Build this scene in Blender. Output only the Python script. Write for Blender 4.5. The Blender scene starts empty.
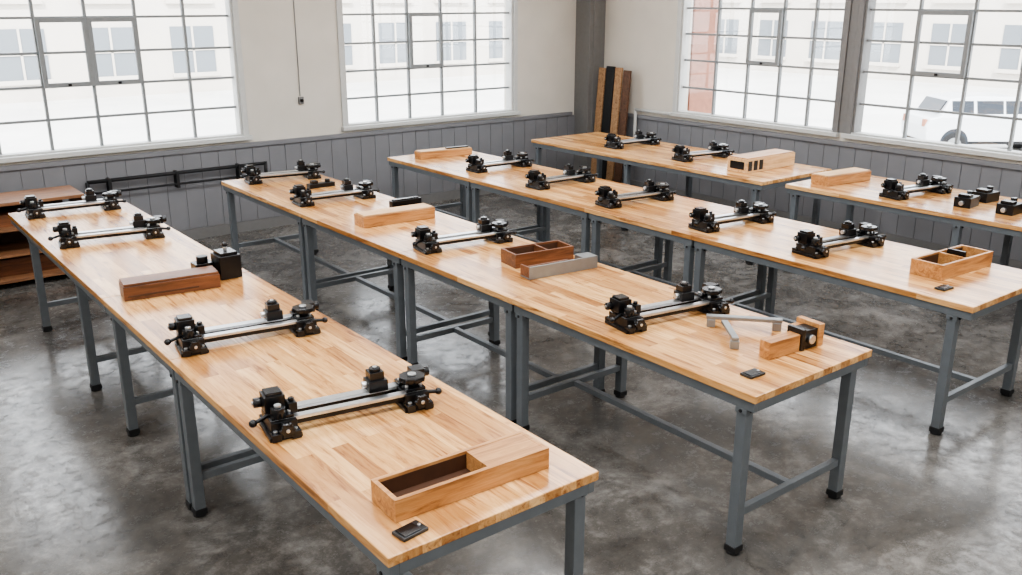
import bpy, bmesh, math, random
from mathutils import Matrix, Vector, Euler
random.seed(4)
S=bpy.context.scene
COL=S.collection
try:
    S.view_settings.look='AgX - Medium High Contrast'
    S.view_settings.exposure=.34
except Exception as ex: print(ex)

# ------------------------------------------------------------ materials
def newmat(name):
    m=bpy.data.materials.new(name); m.use_nodes=True
    nt=m.node_tree; b=nt.nodes['Principled BSDF']
    return m,nt,b
def lin(c):
    return tuple((x/255/12.92 if x/255<=.04045 else ((x/255+.055)/1.055)**2.4) for x in c)+(1,)
def simple(name,rgb,rough=.5,metal=0,var=.12,scale=20,bump=0.0):
    m,nt,b=newmat(name)
    c=lin(rgb)
    geo=nt.nodes.new('ShaderNodeTexCoord')
    n=nt.nodes.new('ShaderNodeTexNoise'); n.inputs['Scale'].default_value=scale; n.inputs['Detail'].default_value=4
    nt.links.new(geo.outputs['Object'],n.inputs['Vector'])
    r=nt.nodes.new('ShaderNodeValToRGB')
    r.color_ramp.elements[0].position=.3; r.color_ramp.elements[1].position=.7
    r.color_ramp.elements[0].color=tuple(x*(1-var) for x in c[:3])+(1,)
    r.color_ramp.elements[1].color=tuple(min(1,x*(1+var)) for x in c[:3])+(1,)
    nt.links.new(n.outputs['Fac'],r.inputs['Fac']); nt.links.new(r.outputs['Color'],b.inputs['Base Color'])
    b.inputs['Roughness'].default_value=rough; b.inputs['Metallic'].default_value=metal
    if bump:
        bp=nt.nodes.new('ShaderNodeBump'); bp.inputs['Strength'].default_value=bump; bp.inputs['Distance'].default_value=.01
        nt.links.new(n.outputs['Fac'],bp.inputs['Height']); nt.links.new(bp.outputs['Normal'],b.inputs['Normal'])
    return m

def wood(name,cA,cB,cC,rough=.3,along='Y',stave=True,rowh=.075,bw=1.0,world=True):
    m,nt,b=newmat(name); N=nt.nodes; L=nt.links
    if world:
        g=N.new('ShaderNodeNewGeometry'); src=g.outputs['Position']
    else:
        g=N.new('ShaderNodeTexCoord'); src=g.outputs['Object']
    sep=N.new('ShaderNodeSeparateXYZ'); L.new(src,sep.inputs[0])
    cmb=N.new('ShaderNodeCombineXYZ')
    if along=='Y':
        L.new(sep.outputs['Y'],cmb.inputs['X']); L.new(sep.outputs['X'],cmb.inputs['Y'])
    else:
        L.new(sep.outputs['X'],cmb.inputs['X']); L.new(sep.outputs['Y'],cmb.inputs['Y'])
    L.new(sep.outputs['Z'],cmb.inputs['Z'])
    mp=N.new('ShaderNodeMapping'); L.new(cmb.outputs[0],mp.inputs[0]); mp.inputs['Scale'].default_value=(1.3,14,14)
    n=N.new('ShaderNodeTexNoise'); n.inputs['Scale'].default_value=2.0; n.inputs['Detail'].default_value=8; n.inputs['Roughness'].default_value=.66; n.inputs['Distortion'].default_value=1.0
    L.new(mp.outputs[0],n.inputs['Vector'])
    ramp=N.new('ShaderNodeValToRGB'); e=ramp.color_ramp.elements
    e[0].position=.33; e[0].color=lin(cC); e[1].position=.62; e[1].color=lin(cA)
    k=e.new(.47); k.color=lin(cB)
    out=ramp.outputs['Color']
    L.new(n.outputs['Fac'],ramp.inputs['Fac'])
    if stave:
        br=N.new('ShaderNodeTexBrick'); br.inputs['Scale'].default_value=1
        br.inputs['Color1'].default_value=(1,1,1,1); br.inputs['Color2'].default_value=(0,0,0,1)
        br.inputs['Mortar'].default_value=(.3,.3,.3,1)
        br.inputs['Mortar Size'].default_value=.0009; br.inputs['Mortar Smooth'].default_value=.1
        br.inputs['Brick Width'].default_value=bw; br.inputs['Row Height'].default_value=rowh
        br.offset=.37; br.squash=1
        L.new(cmb.outputs[0],br.inputs['Vector'])
        ad=N.new('ShaderNodeVectorMath'); ad.operation='MULTIPLY_ADD'
        ad.inputs[1].default_value=(9,5,3)
        L.new(br.outputs['Color'],ad.inputs[0]); L.new(mp.outputs[0],ad.inputs[2]); L.new(ad.outputs[0],n.inputs['Vector'])
        r2=N.new('ShaderNodeValToRGB'); q=r2.color_ramp.elements
        q[0].color=(.54,.42,.31,1); q[1].color=(1.0,1.0,1.0,1); kk=q.new(.5); kk.color=(.84,.77,.68,1)
        L.new(br.outputs['Color'],r2.inputs['Fac'])
        mx=N.new('ShaderNodeMix'); mx.data_type='RGBA'; mx.blend_type='MULTIPLY'; mx.inputs[0].default_value=1
        L.new(out,mx.inputs[6]); L.new(r2.outputs['Color'],mx.inputs[7]); out=mx.outputs[2]
    L.new(out,b.inputs['Base Color'])
    b.inputs['Roughness'].default_value=rough
    return m

M={}
M['top']=wood('butcher_block_maple',(236,192,136),(218,168,112),(150,100,60),rough=.22)
M['boxw']=wood('box_oak',(200,150,98),(178,126,76),(132,86,48),rough=.42,along='X',stave=False,world=False)
M['walnut']=wood('box_walnut',(128,82,54),(104,64,40),(70,42,26),rough=.4,along='X',stave=False,world=False)
M['ply']=wood('box_plywood',(226,190,144),(212,170,122),(184,142,98),rough=.5,along='X',stave=False,world=False)
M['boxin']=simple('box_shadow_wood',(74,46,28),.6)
M['planka']=wood('plank_pale',(176,140,104),(156,120,86),(120,88,60),rough=.6,along='X',stave=False,world=False)
M['plankb']=wood('plank_dark',(104,72,52),(86,58,40),(60,40,28),rough=.6,along='X',stave=False,world=False)
M['steel']=simple('painted_steel_grey',(106,111,115),.4,.25,var=.06)
M['foot']=simple('rubber_black',(20,20,22),.6)
M['blk']=simple('cast_black',(15,15,17),.34,.2,var=.2,scale=60,bump=.08)
M['blk2']=simple('plastic_black',(19,19,21),.25,0)
M['rail']=simple('brushed_rail_steel',(205,207,209),.28,.95,var=.08,scale=80)
M['alu']=simple('aluminium_bracket',(142,144,145),.38,.7,var=.06)
M['plate']=simple('gauge_plate_dark',(62,64,66),.3,.6,var=.06)
M['wall']=simple('plaster_cream',(205,199,189),.8,var=.04,scale=2.5,bump=.05)
M['wain']=simple('painted_board_grey',(119,119,122),.5,var=.06,scale=3)
M['col']=simple('painted_column_grey',(114,113,112),.5,var=.05)
M['frame']=simple('window_frame_white',(192,192,189),.5,var=.03)
M['bar']=simple('window_muntin_grey',(128,131,132),.5,var=.05)
M['ceil']=simple('ceiling_white',(205,202,196),.8,var=.03)
M['shelf']=wood('shelf_wood_brown',(144,102,70),(120,82,54),(86,56,38),rough=.6,along='X',stave=False,world=False)

# concrete
m,nt,b=newmat('polished_concrete'); N=nt.nodes; L=nt.links
g=N.new('ShaderNodeNewGeometry')
n1=N.new('ShaderNodeTexNoise'); n1.inputs['Scale'].default_value=1.7; n1.inputs['Detail'].default_value=11; n1.inputs['Roughness'].default_value=.74; n1.inputs['Distortion'].default_value=.5
n2=N.new('ShaderNodeTexNoise'); n2.inputs['Scale'].default_value=10; n2.inputs['Detail'].default_value=10; n2.inputs['Roughness'].default_value=.78
L.new(g.outputs['Position'],n1.inputs['Vector']); L.new(g.outputs['Position'],n2.inputs['Vector'])
ml=N.new('ShaderNodeMix'); ml.data_type='FLOAT'; ml.inputs[0].default_value=.45
L.new(n1.outputs['Fac'],ml.inputs[2]); L.new(n2.outputs['Fac'],ml.inputs[3])
r=N.new('ShaderNodeValToRGB'); e=r.color_ramp.elements
e[0].position=.39; e[0].color=lin((60,58,55)); e[1].position=.63; e[1].color=lin((142,139,135))
k=e.new(.5); k.color=lin((90,87,83))
L.new(ml.outputs[0],r.inputs['Fac']); L.new(r.outputs['Color'],b.inputs['Base Color'])
rr=N.new('ShaderNodeMapRange'); rr.inputs[1].default_value=.4; rr.inputs[2].default_value=.6; rr.inputs[3].default_value=.32; rr.inputs[4].default_value=.10
L.new(n2.outputs['Fac'],rr.inputs[0]); L.new(rr.outputs[0],b.inputs['Roughness'])
bp=N.new('ShaderNodeBump'); bp.inputs['Strength'].default_value=.05; bp.inputs['Distance'].default_value=.02
L.new(n2.outputs['Fac'],bp.inputs['Height']); L.new(bp.outputs['Normal'],b.inputs['Normal'])
M['floor']=m

# ------------------------------------------------------------ mesh builder
class MB:
    def __init__(s): s.bm=bmesh.new(); s.mats=[]
    def mi(s,k):
        if k not in s.mats: s.mats.append(k)
        return s.mats.index(k)
    def box(s,c,d,mat,rot=(0,0,0)):
        mtx=Matrix.Translation(c)@Euler(rot).to_matrix().to_4x4()@Matrix.Diagonal((d[0],d[1],d[2],1))
        r=bmesh.ops.create_cube(s.bm,size=1,matrix=mtx); i=s.mi(mat)
        for v in r['verts']:
            for f in v.link_faces: f.material_index=i
    def bb(s,x0,x1,y0,y1,z0,z1,mat): s.box(((x0+x1)/2,(y0+y1)/2,(z0+z1)/2),(x1-x0,y1-y0,z1-z0),mat)
    def cyl(s,p0,p1,r,mat,seg=16,r2=None):
        p0=Vector(p0);p1=Vector(p1);d=p1-p0
        mtx=Matrix.Translation((p0+p1)/2)@d.to_track_quat('Z','Y').to_matrix().to_4x4()
        q=bmesh.ops.create_cone(s.bm,cap_ends=True,segments=seg,radius1=r,radius2=r if r2 is None else r2,depth=d.length,matrix=mtx); i=s.mi(mat)
        for v in q['verts']:
            for f in v.link_faces:
                f.material_index=i
                if len(f.verts)==4: f.smooth=True
    def sph(s,c,r,mat):
        q=bmesh.ops.create_uvsphere(s.bm,u_segments=12,v_segments=8,radius=r,matrix=Matrix.Translation(c)); i=s.mi(mat)
        for v in q['verts']:
            for f in v.link_faces: f.material_index=i; f.smooth=True
    def mesh(s,name):
        me=bpy.data.meshes.new(name); s.bm.to_mesh(me); s.bm.free()
        for k in s.mats: me.materials.append(M[k])
        return me
    def obj(s,name,parent=None,loc=(0,0,0),rz=0,bevel=0):
        return place(s.mesh(name),name,parent,loc,rz,bevel)
def place(me,name,parent=None,loc=(0,0,0),rz=0,bevel=0):
    o=bpy.data.objects.new(name,me); COL.objects.link(o); o.location=loc; o.rotation_euler=(0,0,rz)
    if parent: o.parent=parent
    if bevel:
        mo=o.modifiers.new('bevel','BEVEL'); mo.width=bevel; mo.segments=2; mo.limit_method='ANGLE'; mo.angle_limit=math.radians(50)
    return o
def empty(name,loc=(0,0,0)):
    o=bpy.data.objects.new(name,None); o.empty_display_size=.2; COL.objects.link(o); o.location=loc; return o

# ------------------------------------------------------------ room
X0,X1,Y0,Y1,ZC=-4.0,9.25,-4.0,10.03,4.2
T=.22
b_=MB(); b_.bb(X0-T,X1+T,Y0-T,Y1+T,-.2,0,'floor'); b_.obj('floor')
b_=MB(); b_.bb(X0-T,X1+T,Y0-T,Y1+T,ZC,ZC+.2,'ceil'); b_.obj('ceiling')
ZT=3.42
W1=(.98,3.95); W2=(5.24,7.84); W3=(5.92,8.32); W4=(3.0,5.72)
WN=[W1,W2]; WE=[W3,W4]
SN,SE=1.10,1.14
w=MB()
w.bb(X0-T,X1+T,Y1,Y1+T,0,SN,'wall'); w.bb(X0-T,X1+T,Y1,Y1+T,ZT,ZC,'wall')
w.bb(X0-T,W1[0],Y1,Y1+T,SN,ZT,'wall'); w.bb(W1[1],W2[0],Y1,Y1+T,SN,ZT,'wall'); w.bb(W2[1],X1+T,Y1,Y1+T,SN,ZT,'wall')
w.obj('wall_north')
w=MB()
w.bb(X1,X1+T,Y0-T,Y1,0,SE,'wall'); w.bb(X1,X1+T,Y0-T,Y1,ZT,ZC,'wall')
w.bb(X1,X1+T,W3[1],Y1,SE,ZT,'wall'); w.bb(X1,X1+T,W4[1],W3[0],SE,ZT,'col'); w.bb(X1,X1+T,Y0-T,W4[0],SE,ZT,'wall')
w.obj('wall_east')
w=MB(); w.bb(X0-T,X0,Y0,Y1,0,ZC,'wall'); w.obj('wall_west')
w=MB(); w.bb(X0-T,X1,Y0-T,Y0,0,ZC,'wall'); w.obj('wall_south')

w=MB(); x=X0+.02
while x<X1-.4:
    w.bb(x,x+.194,Y1-.022,Y1-.001,.12,.97,'wain'); x+=.2
w.bb(X0+.01,X1-.36,Y1-.014,Y1-.001,.0,.97,'wain')
w.bb(X0+.01,X1-.36,Y1-.045,Y1-.001,.97,1.02,'wain')
w.obj('trim_1',bevel=.004)
w=MB(); y=Y0+.02
while y<Y1-.56:
    w.bb(X1-.022,X1-.001,y,y+.194,.12,1.0,'wain'); y+=.2
w.bb(X1-.014,X1-.001,Y0+.01,Y1-.36,0,1.0,'wain')
w.bb(X1-.045,X1-.001,Y0+.01,Y1-.36,1.0,1.05,'wain')
w.obj('trim_2',bevel=.004)
w=MB(); w.bb(X0+.01,X1-.36,Y1-.04,Y1-.0225,.0,.12,'col'); w.obj('baseboard_north')
w=MB(); w.bb(X1-.04,X1-.0225,Y0+.01,Y1-.36,.0,.12,'col'); w.obj('baseboard_east')
w=MB(); w.bb(X1-.30,X1-.002,Y1-.30,Y1-.002,0,ZC-.001,'col'); w.bb(X1-.23,X1-.07,Y1-.31,Y1-.29,0,ZC-.001,'col'); w.obj('corner_column',bevel=.006)

m,nt,b=newmat('window_glass'); N=nt.nodes; L=nt.links
tr=N.new('ShaderNodeBsdfTransparent'); gl=N.new('ShaderNodeBsdfGlossy'); gl.inputs['Roughness'].default_value=.02
mx=N.new('ShaderNodeMixShader'); mx.inputs[0].default_value=.05
L.new(tr.outputs[0],mx.inputs[1]); L.new(gl.outputs[0],mx.inputs[2]); L.new(mx.outputs[0],N['Material Output'].inputs[0])
M['glass']=m

def window(name,a0,a1,z0,z1,axis,ab,zb,casement,dark=None):
    e=empty(name)
    def put(mb,u0,u1,d0,d1,zz0,zz1,mat):
        if axis=='x': mb.bb(u0,u1,Y1+d0,Y1+d1,zz0,zz1,mat)
        else: mb.bb(X1+d0,X1+d1,u0,u1,zz0,zz1,mat)
    f=MB()
    m0='col' if dark=='lo' else 'frame'; m1='col' if dark=='hi' else 'frame'
    put(f,a0-.05,a0+.012,-.022,-.001,z0-.03,z1+.05,m0); put(f,a1-.012,a1+.05,-.022,-.001,z0-.03,z1+.05,m1)
    put(f,a0-.05,a1+.05,-.022,-.001,z1-.012,z1+.05,'frame')
    put(f,a0-.07,a1+.07,-.07,-.001,z0-.045,z0+.002,'frame')
    put(f,a0+.001,a1-.001,.001,.13,z0+.001,z0+.02,'frame')
    put(f,a0+.001,a0+.04,.001,.13,z0+.02,z1-.001,m0); put(f,a1-.04,a1-.001,.001,.13,z0+.02,z1-.001,m1)
    put(f,a0+.045,a1-.045,.001,.13,z1-.045,z1-.001,'frame')
    f.obj('frame',e,bevel=.004)
    g=MB()
    for a in ab: put(g,a-.014,a+.014,.055,.095,z0+.02,z1-.045,'bar')
    for z in zb: put(g,a0+.045,a1-.045,.058,.092,z-.012,z+.012,'bar')
    g.obj('muntins',e)
    c=MB()
    for (u0,u1,q0,q1) in casement:
        w_=.045
        put(c,u0,u0+w_,.015,.055,q0,q1,'bar'); put(c,u1-w_,u1,.015,.055,q0,q1,'bar')
        put(c,u0+w_,u1-w_,.015,.055,q0,q0+w_,'bar'); put(c,u0+w_,u1-w_,.015,.055,q1-w_,q1,'bar')
        put(c,(u0+u1)/2-.015,(u0+u1)/2+.015,.0,.015,q0+.01,q0+.035,'blk')
    c.obj('casement',e,bevel=.003)
    p=MB(); put(p,a0+.045,a1-.045,.072,.076,z0+.02,z1-.045,'glass'); p.obj('glass_pane',e)
zn=[1.42,1.745,2.07,2.405,2.74,3.08]
window('window_1',W1[0],W1[1],SN,ZT,'x',[1.485,1.96,2.435,2.92,3.42],zn,[(1.96,2.435,1.735,2.405),(2.435,2.92,1.735,2.405)])
window('window_2',W2[0],W2[1],SN,ZT,'x',[5.72,6.20,6.70,7.24],zn,[(6.20,6.70,1.745,2.42)])
ze=[1.47,1.82,2.15,2.47,2.8,3.12]
window('window_3',W3[0],W3[1],SE,ZT,'y',[7.75,7.25,6.78,6.35],ze,[(6.78,7.25,1.82,2.47)],'lo')
window('window_4',W4[0],W4[1],SE,ZT,'y',[5.12,4.55,4.02,3.5],ze,[(4.55,5.12,1.82,2.47)],'hi')

# ------------------------------------------------------------ tables
def table(x0,x1,y0,y1,legs,xr=None,xl=None,name='workbench'):
    e=empty(name,((x0+x1)/2,(y0+y1)/2,0))
    off=(-(x0+x1)/2,-(y0+y1)/2,0)
    zt=.87; th=.038; lw=.055
    t=MB(); t.bb(x0,x1,y0+.0015,y1-.0015,zt-th,zt,'top'); t.obj('top',e,off,bevel=.004)
    f=MB()
    xl_=(xl if xl else x0+.02); xr_=(xr if xr else x1-.02)-lw
    za=zt-th
    f.bb(x0+.012,x0+.045,y0+.012,y1-.012,za-.05,za,'steel'); f.bb(x1-.045,x1-.012,y0+.012,y1-.012,za-.05,za,'steel')
    f.bb(x0+.045,x1-.045,y0+.012,y0+.045,za-.05,za,'steel'); f.bb(x0+.045,x1-.045,y1-.045,y1-.012,za-.05,za,'steel')
    for ly in legs:
        for lx in (xl_,xr_):
            f.bb(lx,lx+lw,ly,ly+lw,.03,za-.002,'steel')
            f.box((lx+lw/2,ly+lw/2,za-.065),(lw+.012,lw+.012,.03),'steel')
            f.cyl((lx-.012,ly+lw/2,za-.065),(lx,ly+lw/2,za-.065),.009,'foot',8)
            f.cyl((lx+lw/2,ly-.014,za-.065),(lx+lw/2,ly,za-.065),.009,'foot',8)
            f.cyl((lx+lw/2,ly+lw/2,.0),(lx+lw/2,ly+lw/2,.014),.034,'foot',14)
            f.box((lx+lw/2,ly+lw/2,.03),(lw+.01,lw+.01,.034),'foot')
        f.bb(xl_+lw,xr_,ly+.01,ly+.045,.20,.24,'steel')
        f.bb(x0+.06,x1-.06,ly+.008,ly+.048,za-.05,za-.002,'steel')
    if len(legs)>1:
        xm=(xl_+xr_+lw)/2
        f.bb(xm-.02,xm+.02,legs[0]+.045,legs[-1]+.01,.202,.238,'steel')
    f.obj('frame',e,off,bevel=.003)
table(1.22,2.14,2.21,4.33,[2.26,4.26])
table(1.22,2.14,4.33,5.56,[4.35,5.42])
table(1.22,2.14,5.56,8.44,[6.28,7.76])
table(3.155,4.10,2.27,4.06,[2.33,3.98])
table(3.155,4.10,4.06,5.36,[4.09,5.27],xr=3.98)
table(3.155,4.10,5.36,6.96,[5.42,6.88])
table(3.155,4.10,6.96,8.72,[6.99,8.6])
table(5.17,6.2,2.28,4.42,[2.38,4.34])
table(5.17,6.2,4.42,5.60,[4.45,5.5])
table(5.17,6.2,5.60,7.35,[5.63,7.27])
table(5.17,6.2,7.35,8.95,[7.38,8.84])
table(7.33,8.5,5.42,9.02,[5.5,7.3,8.9])
table(7.42,8.5,1.7,5.22,[1.8,3.5,5.1])

# ------------------------------------------------------------ clamps
def clamp_mesh(var):
    c=MB()
    c.box((0,.052,.062),(.64,.044,.014),'rail'); c.box((0,.052,.045),(.60,.034,.02),'blk')
    c.box((0,-.042,.062),(.64,.036,.014),'rail'); c.box((0,-.042,.045),(.60,.028,.02),'blk')
    c.cyl((-.3,.004,.045),(.3,.004,.045),.008,'rail',10)
    for s in (-1,1):
        x=s*.272
        c.box((x,0,.008),(.125,.20,.016),'blk'); c.box((x,0,.042),(.10,.165,.052),'blk')
        for yy in (-.088,.088):
            c.box((x-.038,yy,.016),(.036,.044,.032),'blk2'); c.box((x+.038,yy,.016),(.036,.044,.032),'blk2')
            c.cyl((x-.038,yy,.032),(x-.038,yy,.04),.009,'rail',8); c.cyl((x+.038,yy,.032),(x+.038,yy,.04),.009,'rail',8)
        c.box((x,.048,.077),(.085,.06,.014),'blk2'); c.box((x,-.036,.077),(.085,.054,.014),'blk2')
        for dx in (-.03,.03):
            for yy in (.048,-.035): c.cyl((x+dx,yy,.08),(x+dx,yy,.093),.008,'rail',8)
        c.cyl((x,-.075,.05),(x,-.125,.05),.008,'rail',10); c.cyl((x,-.108,.05),(x,-.134,.05),.026,'blk2',12)
        c.cyl((x,-.134,.05),(x,-.138,.05),.008,'rail',10)
        for k in range(6):
            a=k*math.pi/3; c.cyl((x+.024*math.cos(a),-.108,.05+.024*math.sin(a)),(x+.024*math.cos(a),-.134,.05+.024*math.sin(a)),.007,'blk2',8)
    x=-.285
    c.box((x,.035,.112),(.08,.085,.066),'blk'); c.box((x,.035,.15),(.062,.066,.014),'blk2')
    c.cyl((x+.0,-.045,.078),(x,-.045,.116),.028,'blk2',16); c.cyl((x,-.045,.116),(x,-.045,.128),.014,'rail',12)
    c.cyl((x-.03,-.01,.075),(x-.09,-.035,.065),.008,'blk',10); c.sph((x-.095,-.036,.065),.016,'blk2')
    c.cyl((x-.03,.06,.105),(x-.07,.06,.105),.02,'blk2',14); c.cyl((x-.07,.06,.105),(x-.076,.06,.105),.008,'rail',10)
    c.box((x+.06,-.012,.097),(.034,.055,.042),'blk'); c.cyl((x+.06,-.012,.118),(x+.06,-.012,.132),.012,'blk2',10)
    x=.275
    c.cyl((x,-.012,.078),(x,-.012,.102),.022,'blk',14); c.cyl((x,-.012,.102),(x,-.012,.124),.052,'blk2',24); c.cyl((x,-.012,.124),(x,-.012,.133),.018,'rail',14)
    for k in range(8):
        a=k*math.pi/4; c.cyl((x+.05*math.cos(a),-.012+.05*math.sin(a),.102),(x+.05*math.cos(a),-.012+.05*math.sin(a),.123),.007,'blk2',8)
    c.box((x+.045,.055,.1),(.055,.065,.05),'blk'); c.cyl((x+.06,.055,.1),(x+.098,.055,.1),.021,'blk2',14)
    c.cyl((x+.03,-.06,.06),(x+.088,-.07,.055),.009,'blk',10); c.sph((x+.092,-.071,.055),.015,'blk2')
    x=.14 if var==0 else .19
    c.box((x,.052,.09),(.08,.08,.046),'blk'); c.box((x,.057,.128),(.06,.06,.038),'blk2')
    c.cyl((x,.057,.146),(x,.057,.16),.024,'blk2',14); c.cyl((x,.057,.16),(x,.057,.165),.009,'rail',10)
    c.cyl((x-.035,.05,.095),(x-.062,.05,.095),.014,'rail',12)
    return c.mesh('toolmakers_bar_clamp')
CM=[clamp_mesh(0),clamp_mesh(1)]
ZT_=.871
clamps=[((1.33,8.11),(2.00,8.06),0),((1.32,6.96),(1.98,6.85),1),((1.28,4.37),(2.00,4.26),0),((1.26,3.23),(1.96,3.11),0),
((3.34,8.40),(3.97,8.29),1),((3.27,7.18),(3.95,7.13),0),((3.28,5.24),(3.99,5.15),1),((3.28,3.24),(3.97,3.13),0),
((5.37,7.55),(6.12,7.53),0),((5.30,6.48),(6.08,6.48),0),((5.29,5.51),(6.04,5.42),1),((5.30,4.44),(6.03,4.35),0),((5.33,3.50),(6.05,3.41),0),
((7.61,7.81),(8.32,7.76),0),((7.56,6.70),(8.30,6.60),1),((7.56,4.18),(8.29,4.06),0)]
for i,(a,b2,v) in enumerate(clamps):
    ang=math.atan2(b2[1]-a[1],b2[0]-a[0]); n=Vector((-math.sin(ang),math.cos(ang)))
    cx,cy=(a[0]+b2[0])/2+n.x*.06,(a[1]+b2[1])/2+n.y*.06
    o=place(CM[v],'bar_clamp',None,(cx,cy,ZT_),ang,.003)
    o.scale=(1.07,1.04,1.06)

# ------------------------------------------------------------ boxes on benches
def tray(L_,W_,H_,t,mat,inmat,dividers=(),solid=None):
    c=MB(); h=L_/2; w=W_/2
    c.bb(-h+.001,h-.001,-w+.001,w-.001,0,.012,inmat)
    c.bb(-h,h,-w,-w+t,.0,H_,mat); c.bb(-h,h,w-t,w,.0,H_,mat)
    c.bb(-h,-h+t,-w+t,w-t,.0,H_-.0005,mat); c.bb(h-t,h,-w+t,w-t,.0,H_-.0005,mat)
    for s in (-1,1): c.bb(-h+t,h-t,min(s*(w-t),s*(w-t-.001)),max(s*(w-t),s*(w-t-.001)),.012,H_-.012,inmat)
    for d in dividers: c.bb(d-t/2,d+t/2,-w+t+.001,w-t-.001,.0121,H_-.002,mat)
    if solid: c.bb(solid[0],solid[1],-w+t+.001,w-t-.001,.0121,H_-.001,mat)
    return c
def on(c,name,x,y,rz,bevel=.003): return c.obj(name,None,(x,y,ZT_),rz,bevel)
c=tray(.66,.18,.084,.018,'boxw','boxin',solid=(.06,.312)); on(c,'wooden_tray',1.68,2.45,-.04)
def plate(x,y,rz):
    c=MB(); c.box((0,0,.006),(.105,.068,.012),'plate'); c.box((-.008,0,.0135),(.07,.055,.004),'blk2'); c.cyl((.038,0,.012),(.038,0,.017),.007,'rail',10); on(c,'gauge_plate',x,y,rz,.002)
plate(1.355,2.295,.12)
plate(3.35,2.44,-.05); plate(5.38,2.57,-.05)
c=MB(); c.bb(-.28,.28,-.085,.085,0,.085,'walnut'); c.bb(-.275,.275,-.078,.078,.0855,.10,'walnut'); c.bb(-.26,.15,-.09,-.0855,.02,.03,'boxin'); on(c,'wooden_box',1.60,5.46,-.12)
c=MB(); c.bb(-.07,.07,-.08,.08,0,.15,'blk'); c.bb(-.055,.055,-.065,.065,.1505,.17,'blk2'); c.cyl((0,0,.17),(0,0,.20),.012,'rail',12); c.sph((0,0,.21),.018,'blk2')
c.bb(-.19,-.072,.02,.12,0,.10,'blk2'); c.cyl((-.13,.07,.10),(-.13,.07,.14),.036,'blk',16); c.cyl((-.19,.07,.05),(-.22,.07,.05),.02,'rail',12); on(c,'router_head',1.99,5.55,.0)
c=MB(); c.bb(-.32,.32,-.09,.09,0,.085,'boxw'); c.bb(-.31,.31,-.08,.08,.0855,.095,'ply'); on(c,'wooden_box',3.64,6.21,-.06)
c=MB(); c.bb(-.14,.14,-.03,.03,0,.115,'blk'); c.bb(-.12,.12,-.02,.02,.1155,.125,'blk2'); on(c,'steel_block',3.86,6.41,-.02)
c=MB(); c.bb(-.13,.13,-.04,.04,0,.04,'blk'); c.bb(-.1,-.04,-.03,.03,.0405,.07,'blk2'); c.cyl((.07,0,.04),(.07,0,.07),.025,'blk2',14); on(c,'clamp_head',3.80,7.85,.0)
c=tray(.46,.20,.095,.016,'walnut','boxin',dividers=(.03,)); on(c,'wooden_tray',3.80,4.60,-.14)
c=MB(); c.bb(-.27,.27,-.012,.0,0,.085,'alu'); c.bb(-.27,.27,.0,.10,0,.01,'alu'); c.bb(-.27,-.255,.0,.10,.0105,.08,'walnut'); c.bb(.16,.27,.001,.10,.0105,.083,'alu'); c.bb(-.22,.1,.085,.10,.0105,.06,'walnut'); c.bb(-.1,.0,.03,.07,.0105,.05,'blk'); on(c,'steel_angle_fixture',3.74,4.26,-.10)
c=MB()
c.bb(-.18,.04,-.09,-.02,0,.09,'boxw'); c.bb(.07,.17,-.09,-.0,0,.10,'blk'); c.bb(.042,.069,-.10,-.0,0,.115,'blk2')
c.bb(.171,.21,-.10,.05,0,.12,'boxw'); c.bb(.10,.17,.001,.04,0,.095,'boxw'); c.cyl((.12,-.09,.05),(.12,-.105,.05),.025,'rail',14)
on(c,'wooden_jig',3.75,2.58,-.08)
c=MB()
c.box((.075,.06,.055),(.40,.04,.02),'alu',(0,0,-.84)); c.box((-.13,-.01,.055),(.27,.035,.018),'alu',(0,0,.9))
for (px,py) in [(-.04,.19),(.19,-.07),(-.20,-.10)]: c.box((px,py,.0225),(.045,.045,.045),'alu',(0,0,-.84))
on(c,'steel_bracket',3.76,2.82,0)
c=MB(); c.bb(-.33,.33,-.08,.08,0,.075,'boxw'); c.bb(-.32,.32,-.07,.07,.0755,.085,'ply'); c.bb(.02,.3,-.05,.0,.0855,.1,'blk'); on(c,'wooden_box',5.72,8.62,-.1)
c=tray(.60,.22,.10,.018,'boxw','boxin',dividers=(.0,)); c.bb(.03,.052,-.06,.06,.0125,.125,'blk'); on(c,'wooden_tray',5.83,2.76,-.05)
c=MB(); c.bb(-.40,.40,-.13,.13,0,.14,'ply'); c.bb(-.39,.39,-.12,.12,.1405,.15,'boxw')
for k in range(3): c.bb(-.385+k*.09,-.325+k*.09,-.134,-.1301,.02,.12,'blk')
c.bb(-.404,-.4001,-.09,.09,.03,.11,'blk')
on(c,'slotted_wooden_box',7.97,5.93,-.0)
c=MB(); c.bb(-.32,.32,-.1,.1,0,.09,'boxw'); c.bb(-.31,.31,-.09,.09,.0905,.10,'ply'); on(c,'wooden_box',7.95,4.96,-.1)
for (x,y,r_) in [(7.83,3.66,.1),(8.17,3.66,-.1),(7.84,3.30,.0),(8.12,3.15,.2)]:
    c=MB(); c.bb(-.10,.10,-.07,.07,0,.085,'blk'); c.bb(-.08,.0,-.05,.05,.0855,.11,'blk2'); c.cyl((.05,0,.085),(.05,0,.125),.026,'blk2',14); c.cyl((-.1,0,.04),(-.13,0,.04),.02,'rail',12); on(c,'clamp_head',x,y,r_)

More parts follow.
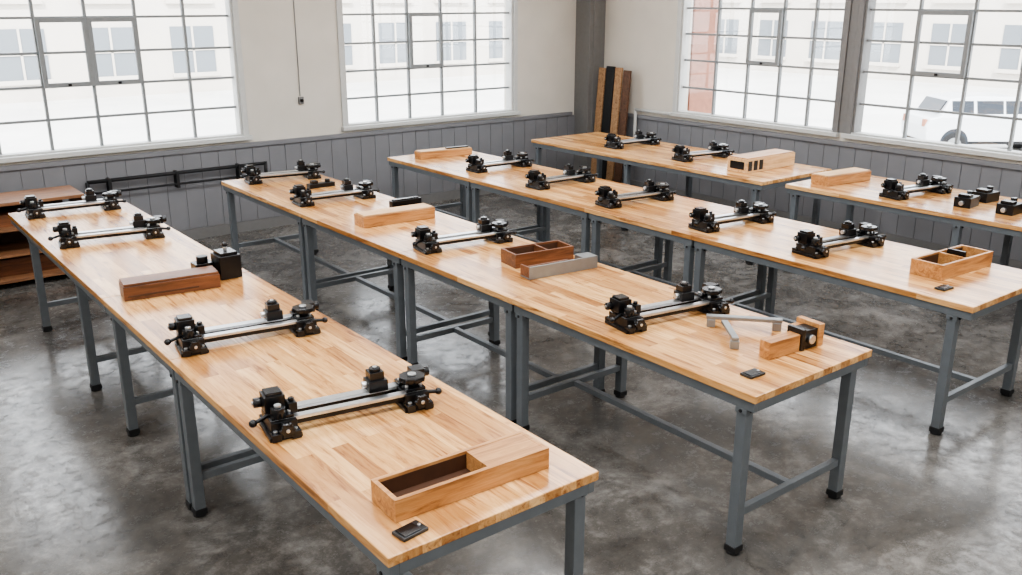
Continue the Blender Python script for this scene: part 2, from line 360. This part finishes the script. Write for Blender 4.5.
# ------------------------------------------------------------ things along the walls
e=empty('leaning_boards',(9.0,9.4,0))
cols=['planka','foot','planka','plankb']
for i in range(4):
    c=MB(); c.box((0,0,.83),(.03,.13 if i!=1 else .16,[1.60,1.66,1.64,1.58][i]),cols[i])
    o=c.obj('board_%d'%(i+1),e,(-.02,.20-i*.165,.03),bevel=.003); o.rotation_euler=(0,.075,0)
c=MB()
for z in (.06,.30,.54,.78): c.bb(.3,2.0,9.2,9.75,z,z+.03,'shelf')
for x in (.3,1.1,1.97): c.bb(x,x+.03,9.21,9.74,0,.78,'shelf')
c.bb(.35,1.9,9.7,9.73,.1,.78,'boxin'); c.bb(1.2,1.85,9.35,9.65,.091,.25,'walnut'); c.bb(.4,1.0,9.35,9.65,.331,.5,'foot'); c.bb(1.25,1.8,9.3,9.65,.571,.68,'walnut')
c.obj('low_shelf_unit',bevel=.003)
c=MB()
c.cyl((2.2,9.93,.78),(4.13,9.93,.78),.02,'foot'); c.cyl((4.13,9.93,.80),(4.13,9.93,.6),.02,'foot'); c.cyl((2.2,9.93,.78),(2.2,9.93,.01),.02,'foot'); c.cyl((2.2,9.93,.66),(4.1,9.93,.66),.012,'foot')
for x in (2.4,3.1,3.8): c.bb(x,x+.03,9.90,10.0,.62,.8,'foot')
c.obj('black_wall_pipe')
c=MB(); c.cyl((4.66,10.02,1.5),(4.66,10.02,4.18),.005,'bar',8); c.bb(4.635,4.695,10.0,10.027,1.41,1.49,'col'); c.cyl((4.665,9.98,1.45),(4.665,10.0,1.45),.018,'blk',14); c.obj('wall_switch_conduit')
c=MB(); c.cyl((9.18,8.35,1.12),(9.18,9.0,1.12),.022,'frame'); c.cyl((9.18,9.0,1.14),(9.18,9.0,.4),.022,'frame'); c.obj('wall_water_pipe')

# ------------------------------------------------------------ exterior
M['ground']=simple('pale_asphalt',(200,199,196),.9,var=.08,scale=.3)
M['fac']=simple('pale_facade',(196,190,182),.9,var=.05,scale=.5)
M['facw']=simple('facade_window',(112,118,124),.2,var=.1)
M['brick']=simple('red_brick',(160,112,94),.9,var=.15,scale=12)
M['carp']=simple('car_paint_white',(196,199,203),.25,var=.02)
M['carg']=simple('car_glass_dark',(34,40,48),.1,var=.1)
M['cart']=simple('tyre_black',(24,24,26),.8)
c=MB(); c.bb(-60,110,10.4,130,-2.2,-2.0,'ground'); c.bb(9.6,110,-60,10.4,-2.2,-2.0,'ground'); c.obj('outdoor_ground')
def facade(name,axis,d,a0,a1):
    c=MB()
    def put(u0,u1,d0,d1,z0,z1,mat):
        if axis=='x': c.bb(u0,u1,d+d0,d+d1,z0,z1,mat)
        else: c.bb(d+d0,d+d1,u0,u1,z0,z1,mat)
    put(a0,a1,0,6,-2,9,'fac')
    a=a0+1.5
    while a<a1-3:
        for z in (-1.0,2.6,6):
            put(a,a+2.2,-.05,0,z,z+2.3,'facw'); put(a-.1,a+2.3,-.2,0,z-.2,z,'fac')
            put(a+1.05,a+1.15,-.1,-.05,z,z+2.3,'fac'); put(a,a+2.2,-.1,-.05,z+1.1,z+1.2,'fac')
        a+=4
    c.obj(name)
facade('office_building','x',48,-30,60)
facade('office_building','y',52,-20,46)
c=MB(); c.bb(9.62,10.1,8.42,9.2,-2,5,'brick'); c.obj('brick_pier')
def suv(loc,rz):
    prof=[(-2.3,.45),(-2.35,.9),(-2.25,1.15),(-1.95,1.22),(-1.65,1.72),(-.9,1.8),(.3,1.78),(1.0,1.22),(2.05,1.08),(2.3,.9),(2.32,.45)]
    e=empty('parked_car',loc); e.rotation_euler=(0,0,rz)
    bm=bmesh.new(); w=.93
    A=[];B=[]
    for (x,z) in prof:
        ins=.0 if z<1.25 else (z-1.2)*.32
        A.append(bm.verts.new((x,-w+ins,z))); B.append(bm.verts.new((x,w-ins,z)))
    n=len(prof)
    for i in range(n):
        j=(i+1)%n; bm.faces.new((A[i],A[j],B[j],B[i]))
    bm.faces.new(A[::-1]); bm.faces.new(B)
    bmesh.ops.recalc_face_normals(bm,faces=bm.faces)
    me=bpy.data.meshes.new('body'); bm.to_mesh(me); bm.free(); me.materials.append(M['carp'])
    place(me,'body',e,bevel=.05)
    c=MB()
    for s in (-1,1):
        tilt=.31*s
        for (a,b2) in [(-1.6,-.95),(-.85,-.05),(.02,.55)]:
            c.box(((a+b2)/2,s*(w-.09),1.47),(b2-a,.03,.40),'carg',(tilt,0,0))
        for x in (-1.45,1.45): c.cyl((x,s*(w-.2),.36),(x,s*(w+.02),.36),.37,'cart',24); c.cyl((x,s*(w+.02),.36),(x,s*(w+.03),.36),.22,'alu',20); c.cyl((x,s*(w-.005),.42),(x,s*(w+.004),.42),.43,'carg',24)
        c.box((2.26,s*.65,.85),(.12,.3,.16),'facw'); c.box((-2.3,s*.7,1.0),(.1,.2,.22),'brick'); c.box((.75,s*(w+.05),1.2),(.12,.14,.1),'carp')
    c.box((.68,0,1.49),(.04,1.4,.62),'carg',(0,-.93,0)); c.box((-1.83,0,1.48),(.04,1.4,.42),'carg',(0,.55,0))
    c.box((0,0,.42),(4.5,1.75,.1),'cart')
    c.obj('details',e)
suv((29.3,13.4,-2.0),math.atan2(-.613,.79))

# ------------------------------------------------------------ lights
def area(name,loc,rot,sx,sy,power,color=(1,1,1),portal=False):
    l=bpy.data.lights.new(name,'AREA'); l.shape='RECTANGLE'; l.size=sx; l.size_y=sy; l.energy=power; l.color=color
    if portal: l.cycles.is_portal=True
    o=bpy.data.objects.new(name,l); COL.objects.link(o); o.location=loc; o.rotation_euler=rot; return o
for xx in (-1.5,2.3,6.2):
    for yy in (-1.5,2.5,6.5):
        area('ceiling_fill',(xx,yy,4.15),(0,0,0),2.4,1.2,100,(.97,.985,1))  # unseen fill lamps, added overhead to brighten the closed room
for (a0,a1) in WN: area('window_portal',((a0+a1)/2,Y1+.16,2.25),(math.radians(-90),0,0),a1-a0,2.3,1,portal=True)
for (a0,a1) in WE: area('window_portal',(X1+.16,(a0+a1)/2,2.25),(0,math.radians(90),0),2.3,a1-a0,1,portal=True)
s=bpy.data.lights.new('sun','SUN'); s.energy=8; s.angle=.02; s.color=(1,.98,.95)
o=bpy.data.objects.new('sun',s); COL.objects.link(o); o.rotation_euler=Vector((-.5,-.6,.75)).to_track_quat('Z','Y').to_euler()
wd=bpy.data.worlds.new('World'); S.world=wd; wd.use_nodes=True
bg=wd.node_tree.nodes['Background']; bg.inputs[0].default_value=(.90,.95,1,1); bg.inputs[1].default_value=5

# ------------------------------------------------------------ camera
cam=bpy.data.cameras.new('camera'); cam.sensor_width=36; cam.lens=906/1022*36; cam.clip_end=400
co=bpy.data.objects.new('camera',cam); COL.objects.link(co); co.location=(0,0,2.57)
co.rotation_euler=(math.pi/2-math.atan(287.5/906),0,-math.radians(37.83)); S.camera=co
